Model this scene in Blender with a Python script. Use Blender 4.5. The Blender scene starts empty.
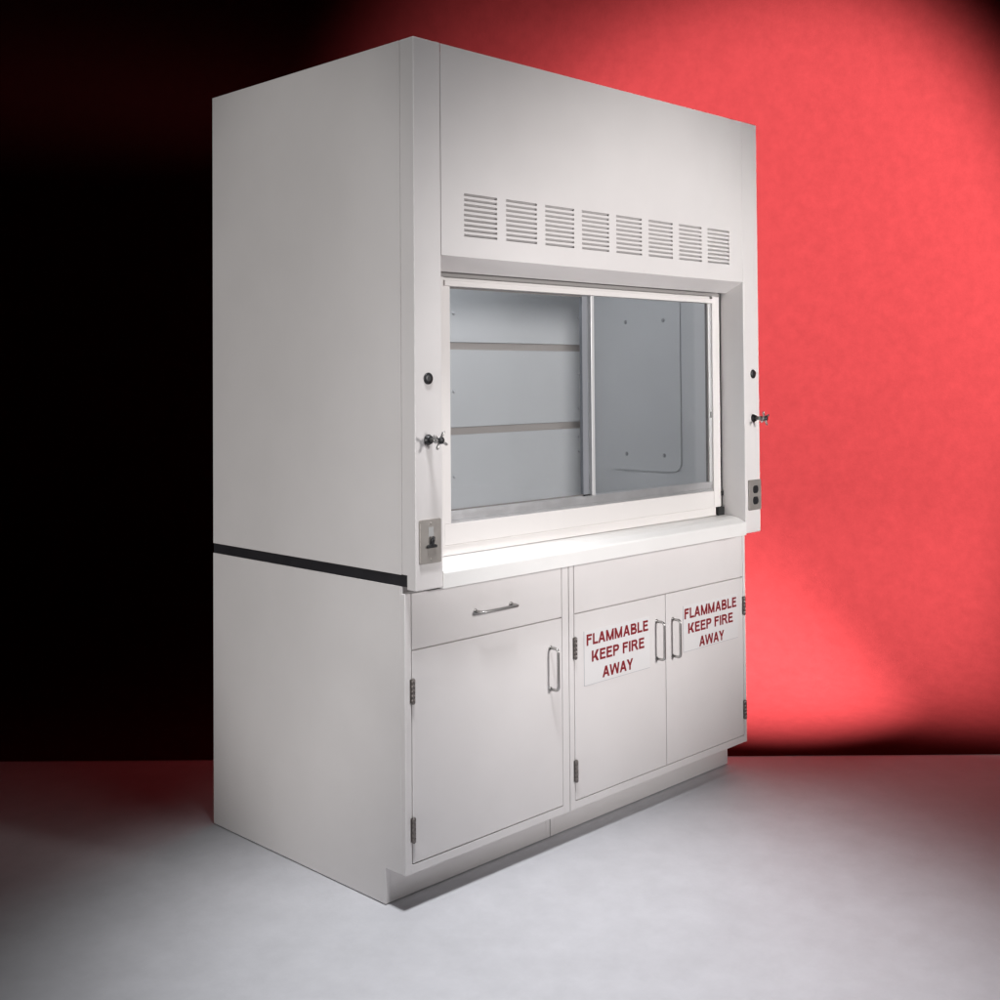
import bpy, bmesh, math, random
from mathutils import Vector, Matrix
random.seed(4)
S = bpy.context.scene
COL = S.collection

# ------------------------------------------------------------------ camera
CX, CY, CZ = -2.17895, -2.48626, 1.48104
YAW, PITCH, ROLL = 0.7907, 0.02094, -0.00718
def cam_axes(yaw, pitch, roll):
    cy, sy, cp, sp = math.cos(yaw), math.sin(yaw), math.cos(pitch), math.sin(pitch)
    f = Vector((sy*cp, cy*cp, sp)); r = Vector((cy, -sy, 0)); u = r.cross(f)
    cr, sr = math.cos(roll), math.sin(roll)
    return cr*r + sr*u, cr*u - sr*r, f
r_, u_, f_ = cam_axes(YAW, PITCH, ROLL)
cd = bpy.data.cameras.new('camera'); cam = bpy.data.objects.new('camera', cd); COL.objects.link(cam)
cam.matrix_world = Matrix(((r_.x, u_.x, -f_.x, CX), (r_.y, u_.y, -f_.y, CY), (r_.z, u_.z, -f_.z, CZ), (0, 0, 0, 1)))
cd.sensor_width = 36; cd.lens = 1.19821*36; cd.shift_y = -0.14842; cd.clip_end = 200
S.camera = cam

# plan directions seen from the camera: R sideways, F away (both horizontal)
R = Vector((math.cos(YAW), -math.sin(YAW), 0)); F = Vector((math.sin(YAW), math.cos(YAW), 0))
def plan(lat, dep, z=0.0):
    return Vector((CX, CY, 0)) + R*lat + F*dep + Vector((0, 0, z))

# ------------------------------------------------------------------ world + exposure
W = bpy.data.worlds.new('World'); S.world = W; W.use_nodes = True
bg = W.node_tree.nodes['Background']; bg.inputs[0].default_value = (0.9, 0.93, 1, 1); bg.inputs[1].default_value = 0.0015
S.view_settings.view_transform = 'Standard'; S.view_settings.look = 'None'
S.view_settings.exposure = 0; S.view_settings.gamma = 1; S.view_settings.use_curve_mapping = False

# ------------------------------------------------------------------ studio lamps
def spot(name, loc, target, watt, angle, blend, size, col=(1, 1, 1), scale=(1, 1)):
    l = bpy.data.lights.new(name, 'SPOT'); l.energy = watt; l.spot_size = math.radians(angle); l.spot_blend = blend
    l.shadow_soft_size = size; l.color = col
    o = bpy.data.objects.new(name, l); COL.objects.link(o)
    o.location = loc; o.rotation_euler = (Vector(target) - Vector(loc)).to_track_quat('-Z', 'Y').to_euler()
    o.scale = (scale[0], scale[1], 1)
    return o
# pool of cool light on the floor in front of the hood
spot('overhead_lamp', plan(0.16, 2.10, 5.6), plan(0.20, 2.95, 0), 1330, 31, 0.95, 0.4, (0.965, 0.97, 1.0))
# key on the front, from camera right
spot('key_lamp', (1.6, -3.9, 1.95), (1.17, 0, 1.40), 690, 41, 0.65, 0.4, (1.0, 0.97, 0.965))
# fill on the left side
spot('fill_lamp', (-3.6, -0.3, 1.0), (0, 0.57, 1.34), 270, 48, 0.5, 0.3, (1.0, 0.98, 0.97), (0.60, 1))
# lamps that wash the red backdrop: one from each side, one from above its foot
spot('backdrop_lamp_right', plan(5.2, 1.6, 3.2), plan(1.56, 6.1, 1.60), 26500, 43, 0.5, 0.2, (1, 0.98, 0.96), (0.60, 1))
spot('backdrop_lamp_left', plan(-4.3, 4.2, 3.6), plan(0.45, 6.1, 1.95), 18500, 47, 1.0, 0.25, (1, 0.98, 0.96), (0.275, 1))
spot('backdrop_lamp_top', plan(1.14, 5.56, 5.0), plan(1.14, 5.56, 0), 19000, 18.8, 1.0, 0.05, (1, 0.97, 0.95))
# unseen fill light added under the chamber roof to brighten the hood's interior
al = bpy.data.lights.new('chamber_fill', 'AREA'); al.shape = 'RECTANGLE'; al.size = 0.9; al.size_y = 0.25; al.energy = 5.8; al.color = (0.93, 0.96, 1.0)
ao = bpy.data.objects.new('chamber_fill', al); COL.objects.link(ao); ao.location = (0.55, 0.36, 2.285)

# ------------------------------------------------------------------ materials
def mat(name, col, rough=0.4, metal=0.0, noise=0.0, nscale=8.0, bump=0.0, bscale=300.0, spec=0.5, grain=0.5, wave=0.0):
    m = bpy.data.materials.new(name); m.use_nodes = True
    nt = m.node_tree; b = nt.nodes['Principled BSDF']
    b.inputs['Base Color'].default_value = (*col, 1); b.inputs['Roughness'].default_value = rough
    b.inputs['Metallic'].default_value = metal; b.inputs['Specular IOR Level'].default_value = spec
    tc = nt.nodes.new('ShaderNodeTexCoord')
    if noise:
        n = nt.nodes.new('ShaderNodeTexNoise'); n.inputs['Scale'].default_value = nscale; n.inputs['Detail'].default_value = 9; n.inputs['Roughness'].default_value = grain
        nt.links.new(tc.outputs['Object'], n.inputs['Vector'])
        mr = nt.nodes.new('ShaderNodeMapRange'); mr.inputs[1].default_value = 0.25; mr.inputs[2].default_value = 0.75
        mr.inputs[3].default_value = 1-noise; mr.inputs[4].default_value = 1+noise
        nt.links.new(n.outputs['Fac'], mr.inputs[0])
        mx = nt.nodes.new('ShaderNodeMix'); mx.data_type = 'RGBA'; mx.blend_type = 'MULTIPLY'; mx.inputs[0].default_value = 1
        mx.inputs[6].default_value = (*col, 1); nt.links.new(mr.outputs[0], mx.inputs[7])
        nt.links.new(mx.outputs[2], b.inputs['Base Color'])
        r2 = nt.nodes.new('ShaderNodeMapRange'); r2.inputs[3].default_value = rough*0.85; r2.inputs[4].default_value = min(1, rough*1.15)
        nt.links.new(n.outputs['Fac'], r2.inputs[0]); nt.links.new(r2.outputs[0], b.inputs['Roughness'])
    if bump:
        n2 = nt.nodes.new('ShaderNodeTexNoise'); n2.inputs['Scale'].default_value = bscale; n2.inputs['Detail'].default_value = 3
        nt.links.new(tc.outputs['Object'], n2.inputs['Vector'])
        bp = nt.nodes.new('ShaderNodeBump'); bp.inputs['Strength'].default_value = bump; bp.inputs['Distance'].default_value = 0.002
        if wave:                      # slight oil-canning of thin sheet metal
            n3 = nt.nodes.new('ShaderNodeTexNoise'); n3.inputs['Scale'].default_value = 2.6; n3.inputs['Detail'].default_value = 1
            nt.links.new(tc.outputs['Object'], n3.inputs['Vector'])
            b3 = nt.nodes.new('ShaderNodeBump'); b3.inputs['Strength'].default_value = wave; b3.inputs['Distance'].default_value = 0.02
            nt.links.new(n3.outputs['Fac'], b3.inputs['Height']); nt.links.new(b3.outputs[0], bp.inputs['Normal'])
        nt.links.new(n2.outputs['Fac'], bp.inputs['Height']); nt.links.new(bp.outputs[0], b.inputs['Normal'])
    return m
M = {}
M['paint'] = mat('white_powder_coat', (0.74, 0.712, 0.70), 0.38, noise=0.03, nscale=3.5, bump=0.05, bscale=260, grain=0.6, wave=0.35)
M['sashpaint'] = mat('white_sash_paint', (0.74, 0.71, 0.69), 0.38, noise=0.015, nscale=6)
M['sill'] = mat('white_sill_paint', (0.84, 0.83, 0.81), 0.32, noise=0.02, nscale=9)
M['liner'] = mat('grey_liner_panel', (0.65, 0.652, 0.658), 0.45, noise=0.03, nscale=4)
M['bolt'] = mat('bolt_head_grey', (0.44, 0.44, 0.45), 0.45)
M['slot'] = mat('brownish_added_gap_plate', (0.36, 0.33, 0.31), 0.6)
M['baffle'] = mat('grey_baffle_board', (0.43, 0.435, 0.44), 0.5, noise=0.03, nscale=4)
M['soffit_shade'] = mat('soffit_shade_grey', (0.27, 0.255, 0.245), 0.6)  # flat grey for the shade under the soffit
M['gap'] = mat('dark_recess_liner', (0.16, 0.15, 0.145), 0.6)
M['steel'] = mat('stainless_plate', (0.36, 0.335, 0.31), 0.42, 0.4, noise=0.08, nscale=30)
M['chrome'] = mat('chrome', (0.42, 0.41, 0.40), 0.32, 0.85)
M['alu'] = mat('aluminium_trim', (0.66, 0.66, 0.67), 0.36, 0.75, noise=0.05, nscale=25)
M['stile'] = mat('dark_aluminium', (0.24, 0.25, 0.27), 0.45, 0.2)
M['bright'] = mat('bright_aluminium', (0.68, 0.68, 0.68), 0.42, 0.5)
M['hinge'] = mat('dark_hinge_steel', (0.20, 0.18, 0.17), 0.4, 0.8)
M['black'] = mat('black_plastic', (0.018, 0.018, 0.02), 0.4)
M['rubber'] = mat('black_rubber', (0.012, 0.012, 0.012), 0.7)
M['epoxy'] = mat('black_epoxy_resin', (0.022, 0.021, 0.024), 0.45, noise=0.15, nscale=20)
M['label'] = mat('pale_label', (0.42, 0.42, 0.41), 0.5)
M['sticker'] = mat('sign_vinyl', (0.76, 0.748, 0.742), 0.3)
M['stickeredge'] = mat('sign_vinyl_edge', (0.42, 0.42, 0.45), 0.4)
M['redink'] = mat('dark_red_ink', (0.23, 0.010, 0.016), 0.45)
M['floor'] = mat('smooth_grey_floor', (0.56, 0.56, 0.582), 0.6, noise=0.09, nscale=7.0, bump=0.15, bscale=90, spec=0.3, grain=0.74)
M['red'] = mat('red_backdrop_paper', (0.050, 0.0053, 0.0058), 0.9, noise=0.11, nscale=16.0, bump=0.3, bscale=110, spec=0.0, grain=0.72)
def glass(name):
    m = bpy.data.materials.new(name); m.use_nodes = True; nt = m.node_tree; nt.nodes.remove(nt.nodes['Principled BSDF'])
    out = nt.nodes['Material Output']
    t = nt.nodes.new('ShaderNodeBsdfTransparent'); t.inputs[0].default_value = (0.972, 0.977, 0.982, 1)
    g = nt.nodes.new('ShaderNodeBsdfGlossy'); g.inputs['Roughness'].default_value = 0.02
    lw = nt.nodes.new('ShaderNodeLayerWeight'); lw.inputs['Blend'].default_value = 0.5
    pw = nt.nodes.new('ShaderNodeMath'); pw.operation = 'POWER'; pw.inputs[1].default_value = 4; nt.links.new(lw.outputs['Facing'], pw.inputs[0])
    ma = nt.nodes.new('ShaderNodeMath'); ma.operation = 'MULTIPLY_ADD'; ma.inputs[1].default_value = 0.5; ma.inputs[2].default_value = 0.035
    nt.links.new(pw.outputs[0], ma.inputs[0])
    mx = nt.nodes.new('ShaderNodeMixShader'); nt.links.new(ma.outputs[0], mx.inputs[0])
    nt.links.new(t.outputs[0], mx.inputs[1]); nt.links.new(g.outputs[0], mx.inputs[2]); nt.links.new(mx.outputs[0], out.inputs[0])
    return m
M['glass'] = glass('clear_sash_glass')

# ------------------------------------------------------------------ mesh helpers
def merge(bm, tmp, mi=0, smooth=False):
    vm = {v: bm.verts.new(v.co) for v in tmp.verts}
    for f in tmp.faces:
        try:
            nf = bm.faces.new([vm[v] for v in f.verts]); nf.material_index = mi; nf.smooth = smooth or f.smooth
        except ValueError:
            pass
    tmp.free()
def bevel_all(t, bev, seg=2):
    bmesh.ops.bevel(t, geom=list(t.edges), offset=bev, segments=seg, profile=0.5, affect='EDGES', clamp_overlap=True)
def box(bm, x0, x1, y0, y1, z0, z1, bev=0.0, mi=0):
    t = bmesh.new(); bmesh.ops.create_cube(t, size=1)
    for v in t.verts:
        v.co = Vector(((x0+x1)/2 + v.co.x*(x1-x0), (y0+y1)/2 + v.co.y*(y1-y0), (z0+z1)/2 + v.co.z*(z1-z0)))
    if bev: bevel_all(t, bev)
    merge(bm, t, mi)
def prism(bm, pts, a0, a1, axis='x', bev=0.0, mi=0):
    """outline extruded along axis: x -> pts are (y,z); y -> (x,z); z -> (x,y)"""
    def P(p, a): return Vector((a, p[0], p[1])) if axis == 'x' else (Vector((p[0], a, p[1])) if axis == 'y' else Vector((p[0], p[1], a)))
    t = bmesh.new()
    A = [t.verts.new(P(p, a0)) for p in pts]; B = [t.verts.new(P(p, a1)) for p in pts]
    t.faces.new(A); t.faces.new(B[::-1])
    n = len(pts)
    for i in range(n): t.faces.new((A[i], B[i], B[(i+1) % n], A[(i+1) % n]))
    bmesh.ops.recalc_face_normals(t, faces=t.faces)
    if bev: bevel_all(t, bev)
    merge(bm, t, mi)
def lathe(bm, prof, c, d=(0, -1, 0), n=28, mi=0):
    """profile of (radius, distance along d) turned about d through c"""
    d = Vector(d).normalized(); a = d.orthogonal().normalized(); b = d.cross(a); c = Vector(c)
    t = bmesh.new(); rings = []
    for r, h in prof:
        rings.append([t.verts.new(c + d*h + (a*math.cos(2*math.pi*k/n) + b*math.sin(2*math.pi*k/n))*r) for k in range(n)])
    for i in range(len(rings)-1):
        for k in range(n):
            f = t.faces.new((rings[i][k], rings[i][(k+1) % n], rings[i+1][(k+1) % n], rings[i+1][k])); f.smooth = True
    t.faces.new(rings[0][::-1]); t.faces.new(rings[-1])
    bmesh.ops.recalc_face_normals(t, faces=t.faces)
    merge(bm, t, mi)
def tube(bm, pts, r, n=12, mi=0, taper=None):
    pts = [Vector(p) for p in pts]; t = bmesh.new(); rings = []
    up = None
    for i, p in enumerate(pts):
        dr = (pts[min(i+1, len(pts)-1)] - pts[max(i-1, 0)]).normalized()
        if up is None: up = dr.orthogonal().normalized()
        up = (up - dr*up.dot(dr)).normalized(); sd = dr.cross(up)
        rr = r if taper is None else taper[i]
        rings.append([t.verts.new(p + (up*math.cos(2*math.pi*k/n) + sd*math.sin(2*math.pi*k/n))*rr) for k in range(n)])
    for i in range(len(rings)-1):
        for k in range(n):
            f = t.faces.new((rings[i][k], rings[i][(k+1) % n], rings[i+1][(k+1) % n], rings[i+1][k])); f.smooth = True
    t.faces.new(rings[0][::-1]); t.faces.new(rings[-1])
    bmesh.ops.recalc_face_normals(t, faces=t.faces)
    merge(bm, t, mi)
def obj(name, bm, m, parent=None, label=None):
    me = bpy.data.meshes.new(name); bm.to_mesh(me); bm.free()
    for k in (m if isinstance(m, (list, tuple)) else [m]): me.materials.append(M[k])
    o = bpy.data.objects.new(name, me); COL.objects.link(o)
    if parent is not None:
        o.parent = parent
        p, off = parent, Vector((0, 0, 0))
        while p is not None: off += p.location; p = p.parent
        me.transform(Matrix.Translation(-off))
    if label: o['label'] = label
    return o
def thing(name, label, cat, loc):
    o = bpy.data.objects.new(name, None); COL.objects.link(o); o.empty_display_size = 0.1
    o.location = loc; o['label'] = label; o['category'] = cat
    return o
NB = bmesh.new

# ------------------------------------------------------------------ the setting: floor and red backdrop sweep
b = NB()
g = 9.0; c0 = plan(0, 3.5)
v = [b.verts.new(c0 + Vector((sx*g, sy*g, 0))) for sx, sy in ((-1, -1), (1, -1), (1, 1), (-1, 1))]
b.faces.new(v)
fl = obj('floor', b, 'floor'); fl['kind'] = 'structure'

EDGE_D, FLAT, RAD, TOP, LEFT, HALF = 4.685, 0.62, 0.85, 3.5, -5.5, 3.3
prof = [(EDGE_D, 0.0015), (EDGE_D+FLAT*0.5, 0.0015), (EDGE_D+FLAT, 0.0015)]
for k in range(1, 25):
    a = math.pi/2*k/24
    prof.append((EDGE_D+FLAT+RAD*math.sin(a), 0.0015+RAD*(1-math.cos(a))))
for k in range(1, 9): prof.append((EDGE_D+FLAT+RAD, 0.0015+RAD+(TOP-RAD)*k/8))
def sweep(name, m, l0, l1, n=20):
    """seamless sheet: flat on the floor in front, rising through a cove to a vertical drop"""
    b = NB(); rows = []
    for d_, z_ in prof: rows.append([b.verts.new(plan(l0 + (l1-l0)*k/n, d_, z_)) for k in range(n+1)])
    for i in range(len(rows)-1):
        for k in range(n):
            f = b.faces.new((rows[i][k], rows[i][k+1], rows[i+1][k+1], rows[i+1][k])); f.smooth = True
    o = obj(name, b, m); o['kind'] = 'structure'; return o
sweep('backdrop', 'red', LEFT, HALF)

# ------------------------------------------------------------------ dimensions
WD, D, ZT, ZB = 1.7218, 1.0257, 2.4262, 0.893
ZC, ZW = 0.900, 0.9318            # top of the cabinets, top of the worktop
WC, YC, YK, ZK = 1.688, 0.0485, 0.1367, 0.105
XL, XR = 0.1005, 1.6215           # inner edges of the two front posts

# ------------------------------------------------------------------ worktop
b = NB(); box(b, 0.001, 1.705, 0.0385, D-0.002, ZC+0.0005, ZW-0.0005, 0.0015)
wt = obj('worktop', b, 'epoxy')
wt['label'] = 'thin black resin worktop slab between the fume hood and the two base cabinets'; wt['category'] = 'worktop'

# ------------------------------------------------------------------ fume hood
H = thing('fume_hood', 'large white laboratory fume hood with closed sliding glass sash and slotted vents', 'fume hood', (WD/2, D/2, ZW))

b = NB(); box(b, 0.0, 0.02, 0.062, D, ZW, ZT, 0.0015); box(b, -0.0006, 0.0194, 0.0585, 0.0635, ZW+0.002, ZT-0.002)
obj('side_panel', b, 'paint', H)
b = NB(); box(b, WD-0.02, WD, 0.1045, D, ZW, ZT, 0.0015); obj('side_panel', b, 'paint', H)
b = NB(); box(b, 0.0205, WD-0.0205, D-0.016, D, ZW, ZT-0.02, 0.001); obj('back_panel', b, 'paint', H)
b = NB(); box(b, 0.0205, WD-0.0205, 0.062, D, ZT-0.018, ZT-0.002, 0.001); obj('roof_panel', b, 'paint', H)

# front posts: the lower tip laps down over the worktop edge
def post(x0, x1, mirror):
    b = NB()
    pr = [(0, ZB), (0.0375, ZB), (0.0375, ZW+0.001), (0.058, ZW+0.001), (0.058, ZT), (0, ZT)]
    if mirror: pr = [(0, ZB), (0.0375, ZB), (0.0375, ZW+0.001), (0.104, ZW+0.001), (0.104, ZT), (0, ZT)]
    prism(b, pr, x0, x1, 'x', 0.0022)
    if not mirror: box(b, x1-0.02, x1-0.0003, 0.0585, 0.104, ZW+0.002, ZT-0.03, 0.001)
    return obj('front_post', b, 'paint', H)
post(0.0, XL, False)
post(XR, WD, True)

# header panel with eight openings, each filled by a slotted vent plate
HX0, HX1, HZ0, HZ1, HY = XL+0.0016, XR-0.0012, 1.826, ZT-0.001, 0.0004
VP, VW, V0, VZ0, VZ1 = 0.17235, 0.1375, 0.1905, 1.8845, 2.0085
def grid_plate(xs, zs, hole, y, t):
    b = NB(); vs = {}
    def V(i, k, yy):
        key = (i, k, yy)
        if key not in vs: vs[key] = b.verts.new((xs[i], yy, zs[k]))
        return vs[key]
    ni, nk = len(xs)-1, len(zs)-1
    solid = lambda i, k: 0 <= i < ni and 0 <= k < nk and not hole(i, k)
    for i in range(ni):
        for k in range(nk):
            if not solid(i, k): continue
            b.faces.new((V(i, k, y), V(i+1, k, y), V(i+1, k+1, y), V(i, k+1, y)))
            b.faces.new((V(i, k, y+t), V(i, k+1, y+t), V(i+1, k+1, y+t), V(i+1, k, y+t)))
            if not solid(i-1, k): b.faces.new((V(i, k, y), V(i, k+1, y), V(i, k+1, y+t), V(i, k, y+t)))
            if not solid(i+1, k): b.faces.new((V(i+1, k, y), V(i+1, k, y+t), V(i+1, k+1, y+t), V(i+1, k+1, y)))
            if not solid(i, k-1): b.faces.new((V(i, k, y), V(i, k, y+t), V(i+1, k, y+t), V(i+1, k, y)))
            if not solid(i, k+1): b.faces.new((V(i, k+1, y), V(i+1, k+1, y), V(i+1, k+1, y+t), V(i, k+1, y+t)))
    bmesh.ops.recalc_face_normals(b, faces=b.faces)
    return b
xs = [HX0]
for q in range(8): xs += [V0+VP*q, V0+VP*q+VW]
xs.append(HX1); zs = [HZ0, VZ0, VZ1, HZ1]
hp = obj('header_panel', grid_plate(xs, zs, lambda i, k: k == 1 and i % 2 == 1, HY, 0.0016), 'paint', H)
SP, SH = 0.0146, 0.0072
first = None
for q in range(8):
    x0 = V0+VP*q
    if first is None:
        zs = [VZ0]
        for s in range(9):
            zc = 1.8885 + SP*s; zs += [zc-SH/2, zc+SH/2]
        zs.append(VZ1)
        first = obj('vent', grid_plate([x0, x0+0.0012, x0+VW-0.0012, x0+VW], zs, lambda i, k: i == 1 and k % 2 == 1, HY, 0.0016), 'paint', hp)
        # louvre lips behind each slot
        bm = NB(); bm.from_mesh(first.data)
        o0 = H.location
        for s in range(9):
            zc = 1.8885 + SP*s
            prism(bm, [(HY+0.0016-o0.y, zc+SH/2-o0.z), (HY+0.009-o0.y, zc-SH*0.1-o0.z), (HY+0.0096-o0.y, zc+SH*0.1-o0.z), (HY+0.0017-o0.y, zc+SH/2+0.0008-o0.z)],
                  x0+0.001-o0.x, x0+VW-0.001-o0.x, 'x')
        bm.to_mesh(first.data); bm.free()
    else:
        c = first.copy(); COL.objects.link(c); c.parent = hp; c.location = (VP*q, 0, 0)
# inner frame behind the header, sloped soffit under it
b = NB(); box(b, HX0, HX1, 0.045, 0.055, 1.84, ZT-0.02); obj('inner_panel', b, 'paint', H)
b = NB(); prism(b, [(0.0006, 1.8255), (0.076, 1.7875), (0.080, 1.793), (0.080, 1.80), (0.0025, 1.8415)], HX0+0.002, HX1-0.0005, 'x', 0.0008)
obj('soffit', b, 'paint', H)

# sill (rounded aerofoil front) resting on the worktop edge between the posts
b = NB()
prism(b, [(-0.0035, 0.8885), (-0.0035, 0.931), (-0.0005, 0.936), (0.03, 0.950), (0.060, 0.9555), (0.150, 0.9555), (0.150, 0.934), (0.0375, 0.934), (0.0375, 0.8885)],
      XL+0.0012, XR-0.0012, 'x', 0.0012)
obj('sill', b, 'sill', H)
# dark track channels and rubber stops beside the sash
b = NB(); box(b, XR-0.022, XR+0.001, 0.1065, 0.118, 0.957, 1.80); obj('sash_track', b, 'rubber', H)
b = NB(); box(b, XL+0.0, XL+0.008, 0.1065, 0.118, 0.957, 1.80); obj('sash_track', b, 'rubber', H)
b = NB(); box(b, 1.585, XR-0.001, 0.093, 0.105, 0.9565, 0.9875, 0.001); obj('rubber_stop', b, 'rubber', H)
b = NB(); box(b, 1.6085, XR-0.0005, 0.096, 0.1055, 1.028, 1.046, 0.001); obj('rubber_stop', b, 'rubber', H)

# sash
SL, SR = 0.107, 1.6105
b = NB()
box(b, SL, 0.2010, 0.100, 0.135, 0.988, 1.815, 0.0012)
box(b, 1.5655, SR, 0.100, 0.135, 0.988, 1.815, 0.0012)
box(b, 0.2015, 1.565, 0.1005, 0.135, 0.9885, 1.0495, 0.0012)
box(b, 0.2015, 1.565, 0.1105, 0.135, 1.7665, 1.815, 0.0012)
box(b, SL+0.001, 1.583, 0.1045, 0.130, 0.9572, 0.9875, 0.0012)
sash = obj('sash', b, 'sashpaint', H)
b = NB(); box(b, SL+0.002, SR-0.002, 0.0965, 0.0998, 1.7755, 1.806, 0.0008); obj('soffit_shade_strip', b, 'soffit_shade', H)  # soffit's shade above the top rail, put in as a grey strip
b = NB(); box(b, 0.2012, 1.5653, 0.094, 0.1335, 1.7492, 1.7662, 0.0015); obj('top_rail', b, 'sashpaint', sash)
b = NB(); box(b, 0.2288, 1.5653, 0.106, 0.134, 1.0497, 1.058, 0.0008); box(b, 0.2288, 1.5653, 0.110, 0.134, 1.0582, 1.075, 0.0008)
box(b, 0.2288, 1.5653, 0.107, 0.114, 1.0753, 1.0835, 0.0006); box(b, 0.2288, 1.5653, 0.124, 0.134, 1.0753, 1.0845, 0.0006)
obj('sliding_rail', b, 'alu', sash)
# rear (left) sliding pane
b = NB(); box(b, 0.2285, 0.8450, 0.1245, 0.1285, 1.0850, 1.7486); gl = obj('glass_pane', b, 'glass', sash)
b = NB(); box(b, 0.2012, 0.2282, 0.102, 0.134, 1.0500, 1.7490, 0.0008); obj('pane_frame', b, 'sashpaint', gl)
b = NB(); box(b, 0.2282, 0.8450, 0.1215, 0.1245, 1.0846, 1.0890, 0.0003); obj('pane_seal', b, 'gap', gl)
b = NB(); box(b, 0.2282, 0.8450, 0.1215, 0.1245, 1.7438, 1.7488, 0.0003); obj('pane_seal', b, 'gap', gl)
b = NB(); box(b, 0.8455, 0.8725, 0.1205, 0.133, 1.0848, 1.7488, 0.0008); obj('pane_frame', b, 'stile', gl)
b = NB(); box(b, 0.8440, 0.8730, 0.1145, 0.1203, 1.0760, 1.0880, 0.0008); obj('rubber_bumper', b, 'rubber', gl)
# front (right) sliding pane
b = NB(); box(b, 0.8900, 1.5420, 0.1110, 0.1150, 1.0840, 1.7486); gr = obj('glass_pane', b, 'glass', sash)
b = NB(); box(b, 0.8735, 0.8895, 0.1060, 0.1180, 1.0838, 1.7488, 0.001); obj('pane_frame', b, 'bright', gr)
b = NB(); box(b, 1.5480, 1.5645, 0.1055, 0.1180, 1.0838, 1.7488, 0.001); obj('pane_frame', b, 'bright', gr)
b = NB(); box(b, 1.5422, 1.5477, 0.1095, 0.1180, 1.0838, 1.7488); obj('pane_seal', b, 'gap', gr)
b = NB(); box(b, 1.5520, 1.5600, 0.0985, 0.1053, 1.322, 1.345, 0.001); obj('latch', b, 'chrome', gr)

# interior: liner walls, three baffles with gaps, bolted access panel
b = NB(); box(b, 1.610, 1.622, 0.125, 0.90, ZW+0.001, 2.30); obj('liner_wall', b, 'liner', H)
b = NB(); box(b, 0.100, 0.112, 0.125, 0.90, ZW+0.001, 2.30); obj('liner_wall', b, 'liner', H)
b = NB(); box(b, 0.113, 1.609, 0.885, 0.90, ZW+0.001, 2.29); obj('liner_wall', b, 'liner', H)
b = NB(); box(b, 0.100, 1.622, 0.125, 0.90, 2.301, 2.312); obj('liner_ceiling', b, 'liner', H)
b = NB(); box(b, 0.113, 1.609, 0.121, 0.124, 1.812, 2.29); obj('liner_front', b, 'liner', H)
def bolt(parent, c, d, r=0.0055, m='liner'):
    b = NB(); lathe(b, [(r*1.35, 0), (r*1.35, 0.001), (r, 0.0012), (r, 0.004), (r*0.6, 0.0052)], c, d, 10); obj('bolt', b, m, parent)
for z0, z1, bz in ((0.965, 1.2655, (1.112,)), (1.2935, 1.5825, (1.428,)), (1.6105, 2.12, (1.72,))):
    b = NB(); box(b, 0.130, 1.583, 0.770, 0.778, z0, z1, 0.0015)
    bf = obj('baffle', b, 'baffle', H)
    for zz in bz: bolt(bf, (0.866, 0.7698, zz), (0, -1, 0), m='bolt')
    for zz in {0.965: (1.172, 1.232), 1.2935: (1.49, 1.35), 1.6105: (1.724,)}[z0]: bolt(bf, (1.572, 0.7698, zz), (0, -1, 0), m='bolt')
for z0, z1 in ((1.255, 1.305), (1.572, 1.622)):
    b = NB(); box(b, 0.113, 1.609, 0.786, 0.790, z0, z1); obj('added_gap_plate', b, 'slot', H)  # plate added behind each baffle gap to even out its shading
b = NB(); box(b, 0.112, 1.610, 0.14, 0.884, ZW+0.0005, ZW+0.004); obj('chamber_floor', b, 'liner', H)
def rrect(a0, a1, c0, c1, r, n=8):
    P = []
    for (ca, cc, s) in ((a1-r, c1-r, 0), (a0+r, c1-r, 1), (a0+r, c0+r, 2), (a1-r, c0+r, 3)):
        for k in range(n+1):
            t = math.pi/2*(s + k/n); P.append((ca+r*math.cos(t), cc+r*math.sin(t)))
    return P
b = NB(); prism(b, rrect(0.278, 0.635, 1.105, 1.90, 0.04), 1.6045, 1.6097, 'x')
ap = obj('access_panel', b, 'liner', H)
for yy in (0.545, 0.358):
    for zz in (1.697, 1.168): bolt(ap, (1.6044, yy, zz), (-1, 0, 0), 0.0062, 'bolt')

# plugs, service valves, switch and outlet on the posts
for px_, pz_ in ((0.0485, 1.4774), (1.6797, 1.4842)):
    b = NB(); lathe(b, [(0.0165, 0), (0.0165, 0.002), (0.0145, 0.0045), (0.006, 0.0052)], (px_, -0.0002, pz_)); obj('hole_plug', b, 'black', H)
def valve(x, z, rot):
    b = NB(); lathe(b, [(0.0150, 0), (0.0150, 0.003), (0.0115, 0.006), (0.0110, 0.012), (0.006, 0.0125)], (x, -0.0002, z)); vb = obj('valve', b, 'black', H)
    b = NB(); lathe(b, [(0.0060, 0.0127), (0.0060, 0.030), (0.0095, 0.031), (0.0095, 0.036), (0.0060, 0.037), (0.0060, 0.046)], (x, 0, z)); obj('stem', b, 'chrome', vb)
    b = NB(); c = Vector((x, -0.049, z))
    for k in range(4):
        a = rot + k*math.pi/2; dv = Vector((math.cos(a), -0.10, math.sin(a)))
        tube(b, [c+dv*0.006, c+dv*0.014, c+dv*0.024, c+dv*0.028], 0.004, 10, taper=[0.0036, 0.0034, 0.0044, 0.0028])
    lathe(b, [(0.0085, -0.004), (0.0105, 0.0), (0.0105, 0.004)], c); obj('handle', b, 'chrome', vb)
    b = NB(); lathe(b, [(0.0100, 0.0042), (0.0100, 0.008), (0.008, 0.0105), (0.003, 0.0115)], c); obj('index_button', b, 'black', vb)
valve(0.0470, 1.3073, math.radians(62))
valve(1.6790, 1.3189, math.radians(28))
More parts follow.
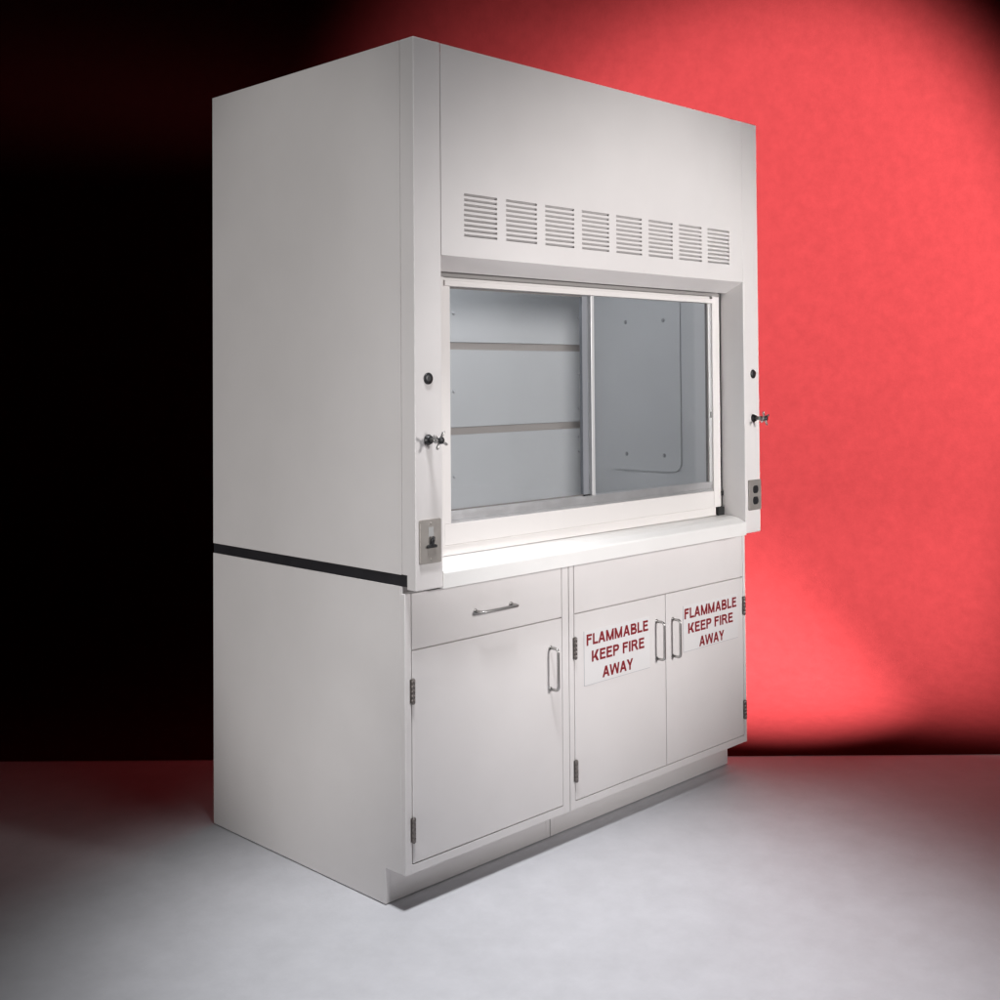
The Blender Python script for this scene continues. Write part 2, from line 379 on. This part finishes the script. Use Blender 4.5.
b = NB(); prism(b, rrect(0.0118, 0.0895, 0.9655, 1.0875, 0.004, 3), -0.0062, -0.0002, 'y', 0.0022); sw = obj('switch_plate', b, 'steel', H)
b = NB(); lathe(b, [(0.0032, 0), (0.0032, 0.001), (0.002, 0.0016)], (0.0507, -0.0062, 1.0765), n=10); obj('screw', b, 'steel', sw)
b = NB(); lathe(b, [(0.0032, 0), (0.0032, 0.001), (0.002, 0.0016)], (0.0507, -0.0062, 0.9765), n=10); obj('screw', b, 'steel', sw)
b = NB(); box(b, 0.0415, 0.0600, -0.0071, -0.0063, 1.0400, 1.0660, 0.0003); obj('indicator_window', b, 'label', sw)
b = NB(); box(b, 0.0400, 0.0615, -0.0068, -0.0063, 0.9900, 1.0380, 0.0002); obj('switch_surround', b, 'steel', sw)
b = NB(); prism(b, [(0.0335, 1.0090), (0.0680, 1.0090), (0.0680, 1.0160), (0.0560, 1.0200), (0.0550, 1.0330), (0.0465, 1.0330), (0.0455, 1.0200), (0.0335, 1.0160)], -0.0135, -0.0069, 'y', 0.001)
tube(b, [(0.0507, -0.010, 1.018), (0.0507, -0.0145, 1.030), (0.0507, -0.0175, 1.040)], 0.005, 10, taper=[0.0064, 0.0058, 0.0044]); obj('switch', b, 'black', sw)
b = NB(); prism(b, rrect(1.6380, 1.7185, 0.9770, 1.0895, 0.004, 3), -0.0062, -0.0002, 'y', 0.0022); op = obj('outlet_plate', b, 'steel', H)
for zz in (1.0535, 1.0125):
    b = NB()
    prism(b, [(1.6785 + 0.0172*math.cos(t*math.pi/12), zz + max(-0.0145, min(0.0145, 0.0172*math.sin(t*math.pi/12)))) for t in range(24)], -0.0088, -0.0063, 'y', 0.0005)
    oc = obj('outlet', b, 'black', op)
    b = NB(); box(b, 1.6715, 1.6732, -0.0090, -0.0086, zz-0.002, zz+0.007); box(b, 1.6838, 1.6855, -0.0090, -0.0086, zz-0.002, zz+0.007)
    lathe(b, [(0.0025, 0), (0.0025, 0.0003)], (1.6785, -0.0087, zz-0.007), n=10); obj('socket_slot', b, 'rubber', oc)

# ------------------------------------------------------------------ base cabinets
def carcass(root, x0, x1, stile_l, stile_r, door_bottom):
    b = NB()
    side = [(YC+0.0195, ZK), (YK, ZK), (YK, 0.003), (D, 0.003), (D, ZC), (YC+0.0195, ZC)]
    prism(b, side, x0, x0+0.018, 'x', 0.0008); prism(b, side, x1-0.018, x1, 'x', 0.0008)
    box(b, x0+0.0182, x1-0.0182, D-0.012, D-0.001, 0.1, ZC-0.001)
    box(b, x0+0.0182, x1-0.0182, YC+0.02, D-0.0125, ZK, ZK+0.015)
    box(b, x0+0.0182, x1-0.0182, YC+0.06, D-0.0125, 0.86, ZC-0.001)
    obj('carcass', b, 'paint', root)
    b = NB()
    box(b, x0, stile_l, YC, YC+0.0195, ZK, 0.880, 0.0016); box(b, stile_r, x1, YC, YC+0.0195, ZK, 0.880, 0.0016)
    box(b, stile_l-0.0006, stile_r+0.0006, YC+0.0002, YC+0.0195, ZK+0.0003, door_bottom, 0.0016)
    box(b, x0+0.0005, x1-0.0005, YC+0.010, YC+0.0195, 0.862, ZC-0.0003, 0.001)
    box(b, stile_l-0.001, stile_r+0.001, YC+0.012, YC+0.0193, 0.70, 0.742)
    obj('face_frame', b, 'paint', root)
    b = NB(); box(b, x0+0.0183, x1-0.0183, YK+0.0005, YK+0.016, 0.003, ZK-0.0005, 0.0006); obj('toe_kick', b, 'paint', root)
def front_panel(name, root, x0, x1, z0, z1):
    b = NB(); box(b, x0, x1, YC-0.0006, YC+0.0185, z0, z1, 0.0018); return obj(name, b, 'paint', root)
def pull(parent, c, length, vertical, out=0.034, r=0.0047):
    c = Vector(c); ax = Vector((0, 0, 1)) if vertical else Vector((1, 0, 0)); o = Vector((0, -1, 0)); h = length/2; rb = 0.011
    P = [c-ax*h, c-ax*h+o*(out-rb)]
    for k in range(1, 6):
        t = math.pi/2*k/5; P.append(c-ax*h+o*(out-rb) + o*rb*math.sin(t) + ax*rb*(1-math.cos(t)))
    for k in range(0, 6):
        t = math.pi/2*k/5; P.append(c+ax*h+o*(out-rb) + o*rb*math.cos(t) - ax*rb*(1-math.sin(t)))
    P.append(c+ax*h)
    b = NB(); tube(b, P, r, 14)
    for s in (-1, 1): lathe(b, [(r*1.55, 0), (r*1.55, 0.002), (r*1.1, 0.003)], c+ax*h*s, (0, -1, 0), 14)
    return obj('handle', b, 'chrome', parent)
def hinge(parent, x, z, h=0.066):
    b = NB()
    n = 5
    for k in range(n):
        z0 = z-h/2+h*k/n; lathe(b, [(0.0052, 0), (0.0060, 0.0006), (0.0060, h/n-0.0012), (0.0052, h/n-0.0006)], (x, YC-0.0055, z0), (0, 0, 1), 14)
    lathe(b, [(0.003, 0), (0.0048, 0.001), (0.003, 0.003)], (x, YC-0.0055, z+h/2-0.0006), (0, 0, 1), 12)
    lathe(b, [(0.003, -0.003), (0.0048, -0.001), (0.003, 0)], (x, YC-0.0055, z-h/2), (0, 0, 1), 12)
    box(b, x-0.0080, x-0.001, YC-0.0022, YC-0.0007, z-h/2, z+h/2, 0.0003); box(b, x+0.001, x+0.0080, YC-0.0030, YC-0.0007, z-h/2, z+h/2, 0.0003)
    return obj('hinge', b, 'hinge', parent)

# block capitals: outlines in a box one unit high; each is (width, pieces), every piece a convex polygon
T = 0.225
def bar(x0, z0, x1, z1): return [(x0, z0), (x1, z0), (x1, z1), (x0, z1)]
def slant(xa, xb, w=T*1.08, za=0.0, zb=1.0): return [(xa, za), (xa+w, za), (xb+w, zb), (xb, zb)]
def bowl(x, z0, z1, w):
    """half-round bowl closing against a stem at x"""
    r = (z1-z0)/2; zc = (z0+z1)/2; xc = w-r; out = [bar(x, z1-T*0.9, xc, z1), bar(x, z0, xc, z0+T*0.9)]
    for k in range(8):
        a0, a1 = -math.pi/2+math.pi*k/8, -math.pi/2+math.pi*(k+1)/8
        ri, rx = r-T*0.9, r-T
        out.append([(xc+rx*math.cos(a0), zc+ri*math.sin(a0)), (xc+r*math.cos(a0), zc+r*math.sin(a0)),
                    (xc+r*math.cos(a1), zc+r*math.sin(a1)), (xc+rx*math.cos(a1), zc+ri*math.sin(a1))])
    return out
GLYPH = {
 'F': (0.70, [bar(0, 0, T, 1), bar(T, 1-T*.9, .70, 1), bar(T, .46, .62, .46+T*.9)]),
 'L': (0.68, [bar(0, 0, T, 1), bar(T, 0, .68, T*.9)]),
 'E': (0.74, [bar(0, 0, T, 1), bar(T, 1-T*.9, .72, 1), bar(T, .43, .66, .43+T*.9), bar(T, 0, .74, T*.9)]),
 'I': (T, [bar(0, 0, T, 1)]),
 'A': (0.96, [slant(0, .38), slant(.96-T*1.08, .38), bar(.24, .22, .72, .22+T*.85)]),
 'M': (1.04, [bar(0, 0, T, 1), bar(1.04-T, 0, 1.04, 1), slant(.43, .0, T), slant(.43, .86, T)]),
 'B': (0.84, [bar(0, 0, T, 1)] + bowl(T, 0.45, 1, .78) + bowl(T, 0, 0.57, .84)),
 'P': (0.78, [bar(0, 0, T, 1)] + bowl(T, 0.40, 1, .78)),
 'R': (0.90, [bar(0, 0, T, 1)] + bowl(T, 0.42, 1, .80) + [slant(.68, .40, T*1.15, 0, .46)]),
 'K': (0.90, [bar(0, 0, T, 1), slant(T*.75, .60, T*1.35, .30, 1), slant(.90-T*1.3, .28, T*1.3, 0, .56)]),
 'W': (1.36, [slant(.23, 0, T), slant(.23, .60, T), slant(.95, .60, T), slant(.95, 1.36-T, T)]),
 'Y': (0.90, [bar(.45-T/2, 0, .45+T/2, .45), slant(.45-T/2, 0, T*1.15, .42, 1), slant(.45-T/2, .90-T*1.15, T*1.15, .42, 1)]),
}
def lettering(bm, body, x0, x1, z0, z1, y, mi):
    w, adv = 0.0, []
    for i, ch in enumerate(body):
        adv.append(w); w += (0.36 if ch == ' ' else GLYPH[ch][0]+(0.02 if body[i:i+2] in ('AW', 'WA', 'AY', 'LA') else 0.115))
    w -= 0.115; sx, sz = (x1-x0)/w, z1-z0
    for ch, a in zip(body, adv):
        if ch == ' ': continue
        for k, poly in enumerate(GLYPH[ch][1]):
            f = bm.faces.new([bm.verts.new((x0+(a+px)*sx, y-0.00002*k, z0+pz*sz)) for px, pz in poly]); f.material_index = mi
def sign(parent, x0, x1, z0, z1, lines):
    """vinyl sheet with printed lettering, one mesh"""
    b = NB(); yb = YC-0.0008
    box(b, x0, x1, yb-0.0006, yb, z0, z1, 0, 0)
    box(b, x0-0.0012, x0, yb-0.0007, yb, z0-0.0012, z1, 0, 2); box(b, x0, x1, yb-0.0007, yb, z0-0.0012, z0, 0, 2)
    for body, lx0, lx1, lz0, lz1 in lines:
        lettering(b, body, lx0, lx1, lz0, lz1, yb-0.0009, 1)
    return obj('warning_sign', b, ['sticker', 'redink', 'stickeredge'], parent)

A = thing('drawer_cabinet', 'white steel base cabinet with one drawer above a single plain door', 'cabinet', (0.342, D/2, 0))
carcass(A, 0.0, 0.6835, 0.0235, 0.6525, 0.1305)
dr = front_panel('drawer', A, 0.0262, 0.6500, 0.7225, 0.8790); pull(dr, (0.346, YC-0.0006, 0.795), 0.150, False)
do = front_panel('door', A, 0.0262, 0.6500, 0.1330, 0.7188); pull(do, (0.5948, YC-0.0006, 0.571), 0.128, True)
hinge(do, 0.0250, 0.609); hinge(do, 0.0250, 0.2265)

B = thing('flammables_cabinet', 'white steel base cabinet with two doors bearing red flammable warning signs', 'cabinet', (1.187, D/2, 0))
carcass(B, 0.6865, WC, 0.7085, 1.6715, 0.1305)
front_panel('apron_panel', B, 0.7110, 1.6690, 0.7245, 0.8790)
d1 = front_panel('door', B, 0.7110, 1.1885, 0.1330, 0.7208); pull(d1, (1.1375, YC-0.0006, 0.572), 0.128, True)
hinge(d1, 0.7098, 0.615); hinge(d1, 0.7098, 0.227)
d2 = front_panel('door', B, 1.1912, 1.6690, 0.1330, 0.7208); pull(d2, (1.2287, YC-0.0006, 0.566), 0.128, True)
hinge(d2, 1.6702, 0.616); hinge(d2, 1.6702, 0.2285)
d1['label'] = 'cabinet door hinged on the left with the left warning sign'
d2['label'] = 'cabinet door hinged on the right with the right warning sign'
sign(d1, 0.7565, 1.098, 0.4860, 0.6600, [('FLAMMABLE', 0.7680, 1.0900, 0.6120, 0.6480), ('KEEP FIRE', 0.7930, 1.0680, 0.5570, 0.5930), ('AWAY', 0.8460, 1.0060, 0.4970, 0.5330)])
sign(d2, 1.2920, 1.632, 0.5040, 0.6660, [('FLAMMABLE', 1.2990, 1.6240, 0.6180, 0.6550), ('KEEP FIRE', 1.3200, 1.6000, 0.5650, 0.6010), ('AWAY', 1.3860, 1.5420, 0.5090, 0.5450)])
